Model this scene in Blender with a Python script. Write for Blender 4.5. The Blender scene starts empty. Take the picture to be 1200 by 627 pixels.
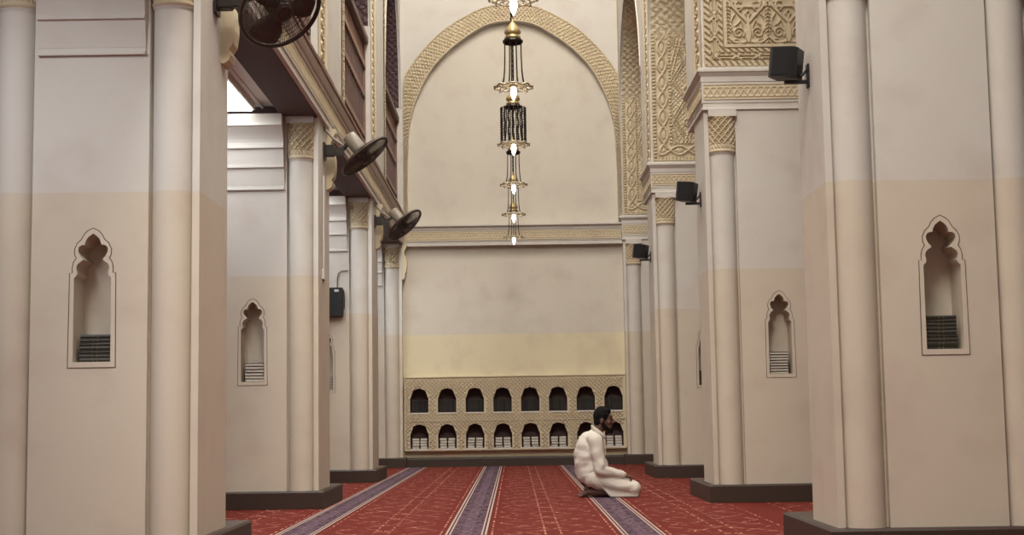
import bpy, bmesh, math, random
import numpy as np
from mathutils import Vector, Matrix, noise
from mathutils.geometry import tessellate_polygon
random.seed(7)
PI = math.pi
C = bpy.context.scene.collection

# ------------------------------------------------------------------ helpers
def lin(r, g, b):
    f = lambda c: (c / 255 / 12.92) if c / 255 <= 0.04045 else ((c / 255 + 0.055) / 1.055) ** 2.4
    return (f(r), f(g), f(b), 1.0)

class MB:
    """collects vertices and faces, then links them as one mesh object"""
    def __init__(s): s.v = []; s.f = []; s.smooth = set()
    def add(s, verts, faces, smooth=False):
        o = len(s.v); s.v += [tuple(p) for p in verts]
        for f in faces:
            if smooth: s.smooth.add(len(s.f))
            s.f.append(tuple(i + o for i in f))
        return s
    def box(s, lo, hi, ch=0.0):
        x0, y0, z0 = lo; x1, y1, z1 = hi
        x0, x1 = min(x0, x1), max(x0, x1); y0, y1 = min(y0, y1), max(y0, y1)
        if ch <= 0:
            return s.add([(x0,y0,z0),(x1,y0,z0),(x1,y1,z0),(x0,y1,z0),(x0,y0,z1),(x1,y0,z1),(x1,y1,z1),(x0,y1,z1)],
                         [(3,2,1,0),(4,5,6,7),(0,1,5,4),(1,2,6,5),(2,3,7,6),(3,0,4,7)])
        bm = bmesh.new(); bmesh.ops.create_cube(bm, size=1)
        bmesh.ops.scale(bm, vec=(x1-x0, y1-y0, z1-z0), verts=bm.verts)
        bmesh.ops.translate(bm, vec=((x0+x1)/2, (y0+y1)/2, (z0+z1)/2), verts=bm.verts)
        bmesh.ops.bevel(bm, geom=list(bm.edges), offset=ch, segments=2, affect='EDGES')
        return s.bm(bm)
    def bm(s, bm, smooth=False):
        bm.verts.index_update()
        s.add([v.co[:] for v in bm.verts], [[v.index for v in f.verts] for f in bm.faces], smooth); bm.free(); return s
    def poly(s, pts, depth, fn, holes=()):
        """extrude a 2D outline (with holes) by depth; fn(a, b, d) -> xyz"""
        loops = [list(pts)] + [list(h) for h in holes]
        flat = [p for l in loops for p in l]; n = len(flat)
        tris = tessellate_polygon([[Vector((p[0], p[1], 0)) for p in l] for l in loops])
        vs = [fn(p[0], p[1], 0.0) for p in flat]; fs = [tuple(t) for t in tris]
        if depth:
            vs += [fn(p[0], p[1], depth) for p in flat]; fs += [(c+n, b+n, a+n) for a, b, c in tris]
            o = 0
            for l in loops:
                m = len(l)
                for i in range(m): j = (i+1) % m; fs.append((o+i, o+j, o+j+n, o+i+n))
                o += m
        return s.add(vs, fs)
    def tube(s, pts, r, n=8, closed=False, cap=True):
        pts = [Vector(p) for p in pts]; m = len(pts)
        rs = r if isinstance(r, (list, tuple)) else [r]*m
        up = None; rings = []
        for i, p in enumerate(pts):
            a = pts[(i-1) % m] if (closed or i > 0) else p
            b = pts[(i+1) % m] if (closed or i < m-1) else p
            t = (b-a).normalized()
            if up is None:
                up = Vector((0,0,1)) if abs(t.z) < 0.9 else Vector((1,0,0))
            x = up.cross(t)
            if x.length < 1e-5: x = Vector((1,0,0)).cross(t)
            x.normalize(); y = t.cross(x); up = y
            rings.append([p + (x*math.cos(2*PI*k/n) + y*math.sin(2*PI*k/n))*rs[i] for k in range(n)])
        vs = [q for R_ in rings for q in R_]; fs = []
        for i in range(m if closed else m-1):
            j = (i+1) % m
            for k in range(n): l = (k+1) % n; fs.append((i*n+k, i*n+l, j*n+l, j*n+k))
        s.add(vs, fs, True)
        if cap and not closed: s.add(rings[0], [tuple(range(n))[::-1]]); s.add(rings[-1], [tuple(range(n))])
        return s
    def lathe(s, prof, c=(0,0,0), n=24, smooth=True, axis=None, fn=None):
        """prof: (radius, height) pairs around z (or the axis matrix)"""
        vs = []; fs = []
        for r, h in prof:
            for k in range(n):
                a = 2*PI*k/n; rr = r*(fn(a, h) if fn else 1)
                p = Vector((rr*math.cos(a), rr*math.sin(a), h))
                if axis is not None: p = axis @ p
                vs.append(p + Vector(c))
        for i in range(len(prof)-1):
            for k in range(n): l = (k+1) % n; fs.append((i*n+k, i*n+l, (i+1)*n+l, (i+1)*n+k))
        s.add(vs, fs, smooth)
        for e in (0, len(prof)-1):                                # flat caps with corners of their own
            if prof[e][0] > 1e-4: s.add(vs[e*n:(e+1)*n], [tuple(range(n))])
        return s
    def ball(s, c, r, seg=16, rot=None):
        bm = bmesh.new(); bmesh.ops.create_uvsphere(bm, u_segments=seg, v_segments=max(6, seg//2+2), radius=1)
        if isinstance(r, (int, float)): r = (r, r, r)
        M = Matrix.Diagonal((*r, 1))
        if rot is not None: M = rot.to_4x4() @ M
        bmesh.ops.transform(bm, matrix=Matrix.Translation(c) @ M, verts=bm.verts)
        return s.bm(bm, True)
    def build(s, name, mat, parent=None, fix=True):
        me = bpy.data.meshes.new(name); me.from_pydata(s.v, [], s.f)
        if s.smooth:
            sm = [i in s.smooth for i in range(len(s.f))]
            me.polygons.foreach_set('use_smooth', sm)
        if fix:
            bm = bmesh.new(); bm.from_mesh(me); bmesh.ops.recalc_face_normals(bm, faces=bm.faces); bm.to_mesh(me); bm.free()
        me.materials.append(mat); me.update()
        return link(name, me, parent)

def link(name, me, parent=None):
    o = bpy.data.objects.new(name, me); C.objects.link(o)
    if parent is not None: o.parent = parent
    return o

def tag(o, label=None, cat=None, group=None, kind=None):
    if label: o['label'] = label
    if cat: o['category'] = cat
    if group: o['group'] = group
    if kind: o['kind'] = kind
    return o

def empty(name, loc=(0,0,0), label=None, cat=None, group=None, kind=None, rot=(0,0,0)):
    o = bpy.data.objects.new(name, None); C.objects.link(o); o.location = loc; o.rotation_euler = rot
    o.empty_display_size = 0.1
    return tag(o, label, cat, group, kind)

def copy_tree(o, parent=None):
    c = o.copy(); C.objects.link(c)
    if parent is not None: c.parent = parent
    for ch in list(o.children): copy_tree(ch, c)
    return c

def relief(name, fn, U, V, step, place, mat, parent=None, depth=0.012):
    """a carved surface: a fine grid pushed out by the pattern fn(u, v) in 0..1; place(u, v, h) -> xyz"""
    nu = max(2, int(round(U/step))+1); nv = max(2, int(round(V/step))+1)
    u, v = np.meshgrid(np.linspace(0, U, nu), np.linspace(0, V, nv), indexing='ij')
    h = np.clip(fn(u, v), 0, 1)*depth
    x, y, z = place(u, v, h)
    co = np.stack([np.broadcast_to(a, u.shape) for a in (x, y, z)], -1).reshape(-1, 3)
    i = np.arange(nu*nv).reshape(nu, nv)
    q = np.stack([i[:-1,:-1], i[1:,:-1], i[1:,1:], i[:-1,1:]], -1).reshape(-1, 4)
    me = bpy.data.meshes.new(name)
    me.from_pydata(co.tolist(), [], q.tolist()); me.materials.append(mat); me.update()
    return link(name, me, parent)

# ------------------------------------------------------------------ materials
def new_mat(name):
    m = bpy.data.materials.new(name); m.use_nodes = True
    nt = m.node_tree; b = nt.nodes['Principled BSDF']
    return m, nt, b
def N(nt, t, **kw):
    n = nt.nodes.new(t)
    for k, v in kw.items():
        if k in n.inputs.keys(): n.inputs[k].default_value = v
        else: setattr(n, k, v)
    return n
def math_node(nt, op, a, b=None, c=None):
    n = nt.nodes.new('ShaderNodeMath'); n.operation = op
    for i, x in enumerate((a, b, c)):
        if x is None: continue
        if isinstance(x, (int, float)): n.inputs[i].default_value = x
        else: nt.links.new(x, n.inputs[i])
    return n.outputs[0]
def mixc(nt, fac, a, b):
    n = nt.nodes.new('ShaderNodeMix'); n.data_type = 'RGBA'
    for sock, x in ((n.inputs[0], fac), (n.inputs[6], a), (n.inputs[7], b)):
        if isinstance(x, (int, float, tuple)): sock.default_value = x
        else: nt.links.new(x, sock)
    return n.outputs[2]

def simple(name, col, rough=0.6, metal=0.0, vary=0.0, scale=20, bump=0.0, spec=0.5):
    m, nt, b = new_mat(name)
    b.inputs['Roughness'].default_value = rough; b.inputs['Metallic'].default_value = metal
    b.inputs['Specular IOR Level'].default_value = spec
    if vary or bump:
        tc = N(nt, 'ShaderNodeTexCoord'); no = N(nt, 'ShaderNodeTexNoise', Scale=scale, Detail=5.0)
        nt.links.new(tc.outputs['Object'], no.inputs['Vector'])
        d = tuple(c*(1-vary) for c in col[:3]) + (1,); l = tuple(min(1, c*(1+vary)) for c in col[:3]) + (1,)
        nt.links.new(mixc(nt, no.outputs['Fac'], d, l), b.inputs['Base Color'])
        if bump:
            bp = N(nt, 'ShaderNodeBump', Strength=bump, Distance=0.01)
            nt.links.new(no.outputs['Fac'], bp.inputs['Height']); nt.links.new(bp.outputs[0], b.inputs['Normal'])
    else: b.inputs['Base Color'].default_value = col
    return m

SEAM = 2.14
def plaster(name, upper, lower, rough=0.75, seam=True):
    """two coats of paint meeting in a fine seam at 2.14 m, with faint mottling"""
    m, nt, b = new_mat(name); b.inputs['Roughness'].default_value = rough
    b.inputs['Specular IOR Level'].default_value = 0.3
    ge = N(nt, 'ShaderNodeNewGeometry'); sp = N(nt, 'ShaderNodeSeparateXYZ'); nt.links.new(ge.outputs['Position'], sp.inputs[0])
    z = sp.outputs['Z']
    no = N(nt, 'ShaderNodeTexNoise', Scale=1.6, Detail=6.0, Roughness=0.6); nt.links.new(ge.outputs['Position'], no.inputs['Vector'])
    no2 = N(nt, 'ShaderNodeTexNoise', Scale=3.1, Detail=3.0); nt.links.new(ge.outputs['Position'], no2.inputs['Vector'])
    if seam:
        t = math_node(nt, 'MULTIPLY', math_node(nt, 'SUBTRACT', z, SEAM-0.004), 120.0); t = math_node(nt, 'MINIMUM', math_node(nt, 'MAXIMUM', t, 0.0), 1.0)
        base = mixc(nt, t, lower, upper)
    else: base = mixc(nt, 1.0, lower, upper)
    pink = mixc(nt, math_node(nt, 'MULTIPLY', math_node(nt, 'MAXIMUM', math_node(nt, 'SUBTRACT', no2.outputs['Fac'], 0.5), 0.0), 0.9), base, lin(176, 150, 140))
    vy = mixc(nt, math_node(nt, 'MULTIPLY', no.outputs['Fac'], 0.16), pink, lin(150, 128, 100))
    nt.links.new(vy, b.inputs['Base Color'])
    n3 = N(nt, 'ShaderNodeTexNoise', Scale=60.0, Detail=3.0); nt.links.new(ge.outputs['Position'], n3.inputs['Vector'])
    bp = N(nt, 'ShaderNodeBump', Strength=0.06, Distance=0.01); nt.links.new(n3.outputs['Fac'], bp.inputs['Height']); nt.links.new(bp.outputs[0], b.inputs['Normal'])
    return m

M = {}
M['plaster'] = plaster('painted plaster', lin(212, 208, 200), lin(210, 199, 181))
M['carved'] = plaster('carved plaster', lin(207, 193, 164), lin(207, 193, 164), seam=False)
M['yellow'] = plaster('end wall plaster', lin(214, 207, 193), lin(224, 213, 180))
M['plum'] = simple('plaster shaded plum', lin(78, 57, 59), 0.7, vary=0.06, scale=3)  # shade under the beams and left arches, put into the base colour
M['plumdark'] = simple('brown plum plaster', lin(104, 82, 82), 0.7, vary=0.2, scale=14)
M['groove'] = simple('dark engraved line', lin(92, 74, 62), 0.8)
M['stone'] = simple('dark brown stone', lin(60, 45, 36), 0.5, vary=0.45, scale=55)
M['wood'] = simple('dark brown wood', lin(96, 68, 60), 0.5, vary=0.3, scale=9, bump=0.1)
M['woodlight'] = simple('mid brown wood', lin(132, 98, 84), 0.5, vary=0.2, scale=9)
M['black'] = simple('black plastic', lin(20, 20, 22), 0.45)
M['blackcloth'] = simple('black speaker mesh', lin(13, 13, 15), 0.85, vary=0.3, scale=300)
M['darkmetal'] = simple('dark grey metal', lin(58, 52, 50), 0.4, 0.6)
M['fanwire'] = simple('brown black wire', lin(78, 67, 61), 0.35, 0.5)
M['fanbody'] = simple('grey enamel', lin(136, 126, 112), 0.4, vary=0.04)
M['blade'] = simple('smoked plastic', lin(84, 72, 66), 0.3)
M['white'] = simple('white enamel', lin(222, 216, 208), 0.5)
M['brass'] = simple('pale brass', lin(204, 184, 134), 0.42, 0.75, vary=0.15, scale=40)
M['silver'] = simple('pale worn metal', lin(192, 182, 158), 0.4, 0.7, vary=0.15, scale=40)
M['iron'] = simple('dark bronze', lin(52, 44, 40), 0.4, 0.7)
M['cloth'] = simple('off white cotton', lin(214, 206, 194), 0.85, vary=0.04, scale=30, bump=0.15)
M['skin'] = simple('dark brown skin', lin(92, 62, 50), 0.5, vary=0.12, scale=25)
M['hair'] = simple('black hair', lin(13, 11, 11), 0.8, vary=0.4, scale=120, bump=0.6, spec=0.2)
M['sock'] = simple('dark grey cloth', lin(62, 50, 44), 0.85, vary=0.2, scale=40)
M['eye'] = simple('dark eye', lin(24, 18, 16), 0.2)
M['bookgreen'] = simple('dark green binding', lin(44, 44, 38), 0.45, vary=0.3, scale=40)
M['bookblack'] = simple('black binding', lin(34, 31, 30), 0.45, vary=0.3, scale=40)
M['bookbrown'] = simple('dark brown binding', lin(46, 36, 32), 0.5, vary=0.3, scale=40)
M['gilt'] = simple('worn gilt line', lin(104, 92, 66), 0.5, 0.2)
M['pages'] = simple('cream pages', lin(214, 206, 192), 0.85, vary=0.1, scale=120)
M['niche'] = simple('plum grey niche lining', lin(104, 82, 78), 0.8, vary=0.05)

def emit(name, col, s):
    m, nt, b = new_mat(name); b.inputs['Base Color'].default_value = col
    b.inputs['Emission Color'].default_value = col; b.inputs['Emission Strength'].default_value = s
    return m
M['bulb'] = emit('glowing bulb', (1.0, 0.93, 0.82, 1), 14.0)
M['tube'] = emit('fluorescent diffuser', (0.95, 0.98, 1.0, 1), 8.0)

def carpet_mat():
    m, nt, b = new_mat('red prayer carpet'); b.inputs['Roughness'].default_value = 0.95; b.inputs['Specular IOR Level'].default_value = 0.15
    ge = N(nt, 'ShaderNodeNewGeometry'); sp = N(nt, 'ShaderNodeSeparateXYZ'); nt.links.new(ge.outputs['Position'], sp.inputs[0])
    wob = N(nt, 'ShaderNodeTexNoise', Scale=5.0, Detail=3.0); nt.links.new(ge.outputs['Position'], wob.inputs['Vector'])
    w = math_node(nt, 'MULTIPLY', math_node(nt, 'SUBTRACT', wob.outputs['Fac'], 0.5), 0.10)
    X, Y = sp.outputs['X'], sp.outputs['Y']
    P = 1.222
    xm = math_node(nt, 'SUBTRACT', math_node(nt, 'MODULO', math_node(nt, 'ADD', X, 0.35 + 20*P), P), P/2)      # 0 midway between two stripes
    ax = math_node(nt, 'ABSOLUTE', xm)
    def line(dist, half):                                     # 1 on the line, 0 off it
        return math_node(nt, 'LESS_THAN', math_node(nt, 'ABSOLUTE', dist), half)
    def zig(per, slope, off):                                 # zigzag lines crossing the field
        a = math_node(nt, 'MULTIPLY', math_node(nt, 'PINGPONG', math_node(nt, 'ADD', math_node(nt, 'ADD', Y, off), w), per), slope)
        return math_node(nt, 'SUBTRACT', math_node(nt, 'ADD', ax, w), a)
    l1 = line(zig(0.62, 0.62, 0.0), 0.0060); l2 = line(zig(0.62, 0.62, 0.62), 0.0060); l3 = line(zig(0.31, 1.1, 0.1), 0.0045)
    dash = math_node(nt, 'GREATER_THAN', math_node(nt, 'FRACT', math_node(nt, 'MULTIPLY', Y, 4.2)), 0.35)
    l4 = math_node(nt, 'MULTIPLY', line(math_node(nt, 'SUBTRACT', ax, 0.055), 0.006), dash)
    l5 = math_node(nt, 'MULTIPLY', line(math_node(nt, 'SUBTRACT', ax, 0.43), 0.006), dash)
    s = math_node(nt, 'MAXIMUM', math_node(nt, 'MAXIMUM', l1, l2), math_node(nt, 'MAXIMUM', l3, math_node(nt, 'MAXIMUM', l4, l5)))
    br = N(nt, 'ShaderNodeTexNoise', Scale=9.0, Detail=4.0); nt.links.new(ge.outputs['Position'], br.inputs['Vector'])
    s = math_node(nt, 'MULTIPLY', s, math_node(nt, 'MINIMUM', math_node(nt, 'MAXIMUM', math_node(nt, 'MULTIPLY', math_node(nt, 'SUBTRACT', br.outputs['Fac'], 0.44), 7.0), 0.05), 0.9))
    fine = N(nt, 'ShaderNodeTexNoise', Scale=60.0, Detail=4.0); nt.links.new(ge.outputs['Position'], fine.inputs['Vector'])
    big = N(nt, 'ShaderNodeTexNoise', Scale=3.0, Detail=4.0); nt.links.new(ge.outputs['Position'], big.inputs['Vector'])
    red = mixc(nt, fine.outputs['Fac'], lin(70, 22, 17), lin(132, 51, 41))
    red = mixc(nt, math_node(nt, 'MULTIPLY', big.outputs['Fac'], 0.3), red, lin(88, 29, 24))
    nt.links.new(mixc(nt, s, red, lin(206, 150, 128)), b.inputs['Base Color'])
    bp = N(nt, 'ShaderNodeBump', Strength=0.4, Distance=0.01); nt.links.new(fine.outputs['Fac'], bp.inputs['Height']); nt.links.new(bp.outputs[0], b.inputs['Normal'])
    return m
def stripe_mat():
    m, nt, b = new_mat('purple border stripe'); b.inputs['Roughness'].default_value = 0.95; b.inputs['Specular IOR Level'].default_value = 0.15
    tc = N(nt, 'ShaderNodeTexCoord'); sp = N(nt, 'ShaderNodeSeparateXYZ'); nt.links.new(tc.outputs['Object'], sp.inputs[0])
    ax = math_node(nt, 'ABSOLUTE', sp.outputs['X']); Y = sp.outputs['Y']
    no = N(nt, 'ShaderNodeTexNoise', Scale=40.0, Detail=3.0); nt.links.new(tc.outputs['Object'], no.inputs['Vector'])
    vo = N(nt, 'ShaderNodeTexVoronoi', Scale=24.0); vo.distance = 'MANHATTAN'; nt.links.new(tc.outputs['Object'], vo.inputs['Vector'])
    pur = mixc(nt, math_node(nt, 'GREATER_THAN', vo.outputs['Distance'], 0.66), lin(42, 27, 37), lin(108, 85, 96))
    pur = mixc(nt, math_node(nt, 'MULTIPLY', no.outputs['Fac'], 0.5), pur, lin(50, 34, 42))
    mid = math_node(nt, 'LESS_THAN', math_node(nt, 'ABSOLUTE', math_node(nt, 'SUBTRACT', ax, math_node(nt, 'MULTIPLY', math_node(nt, 'PINGPONG', Y, 0.07), 0.6))), 0.006)
    pur = mixc(nt, math_node(nt, 'MULTIPLY', mid, 0.5), pur, lin(150, 128, 140))
    e1 = math_node(nt, 'LESS_THAN', math_node(nt, 'ABSOLUTE', math_node(nt, 'SUBTRACT', ax, 0.112)), 0.0055)
    e2 = math_node(nt, 'LESS_THAN', math_node(nt, 'ABSOLUTE', math_node(nt, 'SUBTRACT', ax, 0.138)), 0.0070)
    dk = math_node(nt, 'GREATER_THAN', ax, 0.117)
    c = mixc(nt, dk, pur, lin(78, 48, 50))
    c = mixc(nt, math_node(nt, 'MAXIMUM', e1, e2), c, lin(176, 156, 144))
    nt.links.new(c, b.inputs['Base Color'])
    return m
M['carpet'] = carpet_mat(); M['stripe'] = stripe_mat()

# ------------------------------------------------------------------ carving patterns (heights 0..1 from metres)
def tri(x): return 2*np.abs(2*(x - np.floor(x + 0.5))) - 1          # -1..1 triangle wave
def ridge(d, w, e): return np.clip((w - np.abs(d))/e + 0.5, 0, 1)
def fr(x): return x - np.floor(x)
def frieze(p=0.19, h=0.145, mar=0.012):
    """a braided strap band between two fillets"""
    def f(u, v):
        s = (v - h/2)/(h/2 - mar - 0.008)
        out = np.zeros_like(u)
        for ph in (0.0, 1/3, 2/3):
            d = s - 0.92*np.clip(1.5*tri(u/p + ph), -1, 1)
            out = np.maximum(out, ridge(d*0.05*0.75, 0.0085, 0.006))
        groove = ridge(np.abs(v - h/2) - (h/2 - mar), 0.003, 0.003)
        edge = np.clip((np.abs(v - h/2) - (h/2 - mar))/0.003, 0, 1)
        return np.maximum(np.where(np.abs(s) < 1.0, out, 0)*(1-groove), edge)
    return f
def fine(p=0.06):
    """fine all-over arabesque ground"""
    def f(u, v):
        a = np.sin(2*PI*u/p)*np.sin(2*PI*v/p); b = np.sin(2*PI*(u+v)/(p*1.37) + 1.5*np.sin(2*PI*v/(p*2.1)))
        c = np.cos(2*PI*(u-0.7*v)/(p*1.13) + 1.2*np.sin(2*PI*u/(p*1.7)))
        return np.clip(0.5 + 1.5*(a + 0.6*b*c), 0, 1)
    return f
def rope(u, v, w, p):
    """twisted rope along u, v from 0 to w"""
    k = fr(u/p + 0.6*np.sin(PI*np.clip(v/w, 0, 1) - PI/2)*0.5)
    r = np.clip((0.42 - np.abs(k-0.5))*8, 0, 1)
    return np.where((v > 0.08*w) & (v < 0.92*w), r, 0)
def chain(u, v, w, p):
    """knots joined by double bars"""
    s = v/w - 0.5; k = fr(u/p) - 0.5
    bars = ridge((np.abs(s) - 0.2)*w, 0.006, 0.004)*(np.abs(k) > 0.22)
    x1 = ridge((s - k*1.7)*w*0.6, 0.006, 0.005)*(np.abs(k) < 0.26); x2 = ridge((s + k*1.7)*w*0.6, 0.006, 0.005)*(np.abs(k) < 0.26)
    dot = ridge((np.sqrt((k*p)**2 + (s*w)**2) - w*0.33), 0.005, 0.004)*(np.abs(k) < 0.3)
    return np.maximum(np.maximum(bars, np.maximum(x1, x2)), dot)
def seg_dist(u, v, lines):
    d = np.full(u.shape, 9.0)
    for ln in lines:
        for (ax, ay), (bx, by) in zip(ln[:-1], ln[1:]):
            dx, dy = bx-ax, by-ay; L = dx*dx + dy*dy + 1e-12
            t = np.clip(((u-ax)*dx + (v-ay)*dy)/L, 0, 1)
            d = np.minimum(d, (u-ax-t*dx)**2 + (v-ay-t*dy)**2)
    return np.sqrt(d)
def spiral(cx, cy, r0, r1, a0, turns, n=26):
    return [(cx + (r0 + (r1-r0)*t/n)*math.cos(a0 + 2*PI*turns*t/n), cy + (r0 + (r1-r0)*t/n)*math.sin(a0 + 2*PI*turns*t/n)) for t in range(n+1)]
def bez(p0, p1, p2, p3, n=12):
    return [tuple((1-t)**3*a + 3*(1-t)**2*t*b + 3*(1-t)*t*t*c + t**3*d for a, b, c, d in zip(p0, p1, p2, p3)) for t in [i/n for i in range(n+1)]]
# one mirrored half of the scroll motif in a cell 0.19 x 0.42 (stem at u = 0)
SCROLL_WIDE = [[(0, 0.02), (0, 0.25)],
    bez((0.0, 0.20), (0.05, 0.26), (0.10, 0.30), (0.175, 0.40)), bez((0.175, 0.40), (0.19, 0.42), (0.19, 0.43), (0.18, 0.45)),
    bez((0.03, 0.02), (0.10, 0.0), (0.17, 0.02), (0.165, 0.07)), bez((0.0, 0.02), (0.02, 0.06), (0.02, 0.12), (0.0, 0.20)),
    bez((0.0, 0.36), (0.06, 0.36), (0.14, 0.33), (0.11, 0.40))]
SCROLL = [spiral(0.092, 0.105, 0.012, 0.058, 0.3, 1.55), bez((0.148, 0.125), (0.168, 0.20), (0.165, 0.24), (0.125, 0.285)),
    bez((0.045, 0.075), (0.02, 0.13), (0.05, 0.20), (0.075, 0.235)), bez((0.075, 0.235), (0.085, 0.2), (0.10, 0.19), (0.12, 0.18)),
    spiral(0.085, 0.345, 0.026, 0.026, 0, 1.0, 14), bez((0.06, 0.40), (0.09, 0.41), (0.11, 0.405), (0.13, 0.40)),
    [(0, 0.255), (0.022, 0.29), (0, 0.325), (-0.022, 0.29), (0, 0.255)], bez((0.075, 0.02), (0.10, 0.05), (0.13, 0.05), (0.15, 0.03))]
def arabesque(u, v):
    P, H = 0.38, 0.44
    a = np.abs((fr(u/P)-0.5)*P); b = fr(v/H)*H
    h = np.maximum(ridge(seg_dist(a, b, SCROLL_WIDE), 0.0125, 0.006), ridge(seg_dist(a, b, SCROLL), 0.0075, 0.005))
    br = rope(b, 0.19 - a, 0.03, 0.035)*(a > 0.165)
    return np.maximum(h, br)
def panel_scroll(W, H):
    """wide panel: rope, chain, rope, plain fillet, then scrolls"""
    def f(u, v):
        e = np.minimum(np.minimum(u, W-u), v)                              # distance in from the left, right and bottom edge
        along = np.where(e == v, u, v)
        h = np.zeros_like(u)
        h = np.where(e < 0.065, rope(along, e, 0.065, 0.062), h)
        h = np.where((e >= 0.065) & (e < 0.135), chain(along, e-0.065, 0.07, 0.20), h)
        h = np.where((e >= 0.135) & (e < 0.185), rope(along, e-0.135, 0.05, 0.062), h)
        h = np.where((e >= 0.188) & (e < 0.215), 1.0, h)
        return np.where(e >= 0.22, arabesque(u-0.235+0.005, v-0.22), h)
    return f
def panel_star(W, H):
    """tall panel: beaded fillet, vine with almond leaves, fillet, then knotted star lattice"""
    def f(u, v):
        e = np.minimum(np.minimum(u, W-u), v); along = np.where(e == v, u, v)
        h = np.zeros_like(u)
        h = np.where(e < 0.07, np.maximum(ridge(fr(along/0.045)*0.045-0.022, 0.014, 0.006)*(e > 0.015)*(e < 0.055), ridge(e-0.008, 0.006, 0.004)), h)
        c = (e-0.145)/0.065; w = np.sin(2*PI*along/0.46)
        vine = np.maximum(ridge((c - 0.85*w)*0.05, 0.011, 0.006), ridge((c + 0.85*w)*0.05, 0.011, 0.006))
        leaf = ridge(np.sqrt((c*0.05/0.026)**2 + ((fr(along/0.23+0.0)-0.5)*0.23/0.07)**2)*0.03, 0.024, 0.012)
        h = np.where((e >= 0.07) & (e < 0.22), np.maximum(vine, leaf*0.8), h)
        h = np.where((e >= 0.222) & (e < 0.26), np.maximum(ridge(fr(along/0.045)*0.045-0.022, 0.014, 0.006), ridge(e-0.226, 0.004, 0.003)), h)
        p = 0.40; x = u - W/2; y = v - 0.3
        lat = np.zeros_like(u)
        for a, b in ((x+0.62*y, p*0.8), (x-0.62*y, p*0.8), (0.9*x+0.25*y+0.07, p), (0.9*x-0.25*y-0.07, p)):
            d = (fr(a/b)-0.5)*b
            lat = np.maximum(lat, np.maximum(ridge(np.abs(d)-0.02, 0.0075, 0.005), 0))
        ro = ridge(np.sqrt(((fr(x/0.26)-0.5)*0.26)**2 + ((fr(y/0.42)-0.5)*0.42)**2) - 0.055, 0.009, 0.006)
        lat = np.maximum(np.maximum(lat, ro), 0.45*fine(0.055)(u, v))
        return np.where(e >= 0.262, lat, h)
    return f
def rosettes(W):
    def f(u, v):
        k = (fr(u/0.11)-0.5)*0.11; s = v - W/2
        r = np.sqrt(k*k + (s*0.35)**2)
        return np.maximum(np.maximum(ridge(r-0.032, 0.01, 0.006), ridge(r, 0.012, 0.006)), ridge(np.abs(s)-W*0.45, 0.012, 0.006))
    return f
def lattice(p):
    def f(u, v):
        a = fr((u+v)/p)-0.5; b = fr((u-v)/p)-0.5
        l = np.maximum(ridge(a*p, 0.010, 0.006), ridge(b*p, 0.010, 0.006))
        d = ridge(np.sqrt(((fr((u+v)/p+.5)-0.5))**2 + ((fr((u-v)/p+.5)-0.5))**2)*p, 0.012, 0.006)
        return np.maximum(l, d*0.7)
    return f

# ------------------------------------------------------------------ measures of the hall
XL, XR = -1.80, 1.82                     # faces of the pillars towards the nave
Y0, BAY = 8.18, 5.05
YK = [Y0 + BAY*k for k in range(4)]
YB = 23.45                               # end wall
CAP0, CAP1, COR0, COR1 = 3.23, 3.57, 3.64, 4.04
PW, PD = 1.25, 0.70
YEND = 23.33
TOPZ = 11.6

# niche outlines: right half, from the zoomed drawing (unit 1.4 mm)
OPEN_H = [(76,583),(76,237),(66,227),(62,216),(66,202),(67,190),(61,177),(48,167),(39,160),(50,147),(58,133),(61,119),(57,106),(47,100),(33,98),(31,85),(23,70),(12,60),(0,52)]
LINE_H = [(104,606),(101,213),(89,212),(90,192),(85,168),(73,151),(80,136),(81,113),(69,88),(51,73),(40,52),(24,36),(0,25)]
def outline(half, s=0.0014, zb=1.163, y0=583, xs=1.0):
    r = [(x*s*xs, zb + (y0-y)*s*0.985) for x, y in half]
    return r[:-1] + [r[-1]] + [(-x, z) for x, z in r[-2::-1]]
OPEN = outline(OPEN_H, s=0.00141); LINE = outline(LINE_H, s=0.0014, xs=.935)

# shared meshes
_cap = {}
def capital_mesh():
    if 'c' in _cap: return _cap['c']
    na, nz = 128, 56; vs = []; fs = []
    lat = lattice(0.06)
    for j in range(nz+1):
        t = j/nz; z = CAP0 + (CAP1-CAP0)*t
        for i in range(na):
            a = 2*PI*i/na
            if t < 0.10: r = 0.122 + 0.010*math.sin(PI*t/0.10)
            elif t < 0.24: r = 0.124 + 0.010*math.sin(PI*(t-0.10)/0.14)*(0.5 + 0.5*math.sin(a*26 + t*40))
            else:
                h = float(lat(np.array([a*0.13]), np.array([z*0.9]))[0]) if t < 0.97 else 1
                r = 0.112 + 0.012*((t-0.24)/0.76)**2 + 0.021*h
            vs.append((r*math.cos(a), r*math.sin(a), z))
    for j in range(nz):
        for i in range(na): k = (i+1) % na; fs.append((j*na+i, j*na+k, (j+1)*na+k, (j+1)*na+i))
    fs.append(tuple(range(nz*na, (nz+1)*na)))
    me = bpy.data.meshes.new('capital'); me.from_pydata(vs, [], fs); me.materials.append(M['carved']); me.update()
    _cap['c'] = me; return me

def ring3(prof, x0, x1, y0, y1, s):
    """sweep a (height, out) profile round the far end, nave side, front and outer side of a rectangle"""
    vs = []; fs = []; n = len(prof)
    for z, o in prof:
        for (x, y, ox, oy) in ((x0, y1, -1, 1), (x0, y0, -1, -1), (x1, y0, 1, -1), (x1, y1, 1, 1)):
            vs.append((s*(x + ox*o), y + oy*o, z))
    for i in range(n-1):
        for k in range(4): l = (k+1) % 4; fs.append((i*4+k, i*4+l, (i+1)*4+l, (i+1)*4+k))
    fs.append((0,1,2,3)); fs.append(tuple((n-1)*4+k for k in range(4)))
    return vs, fs

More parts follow.
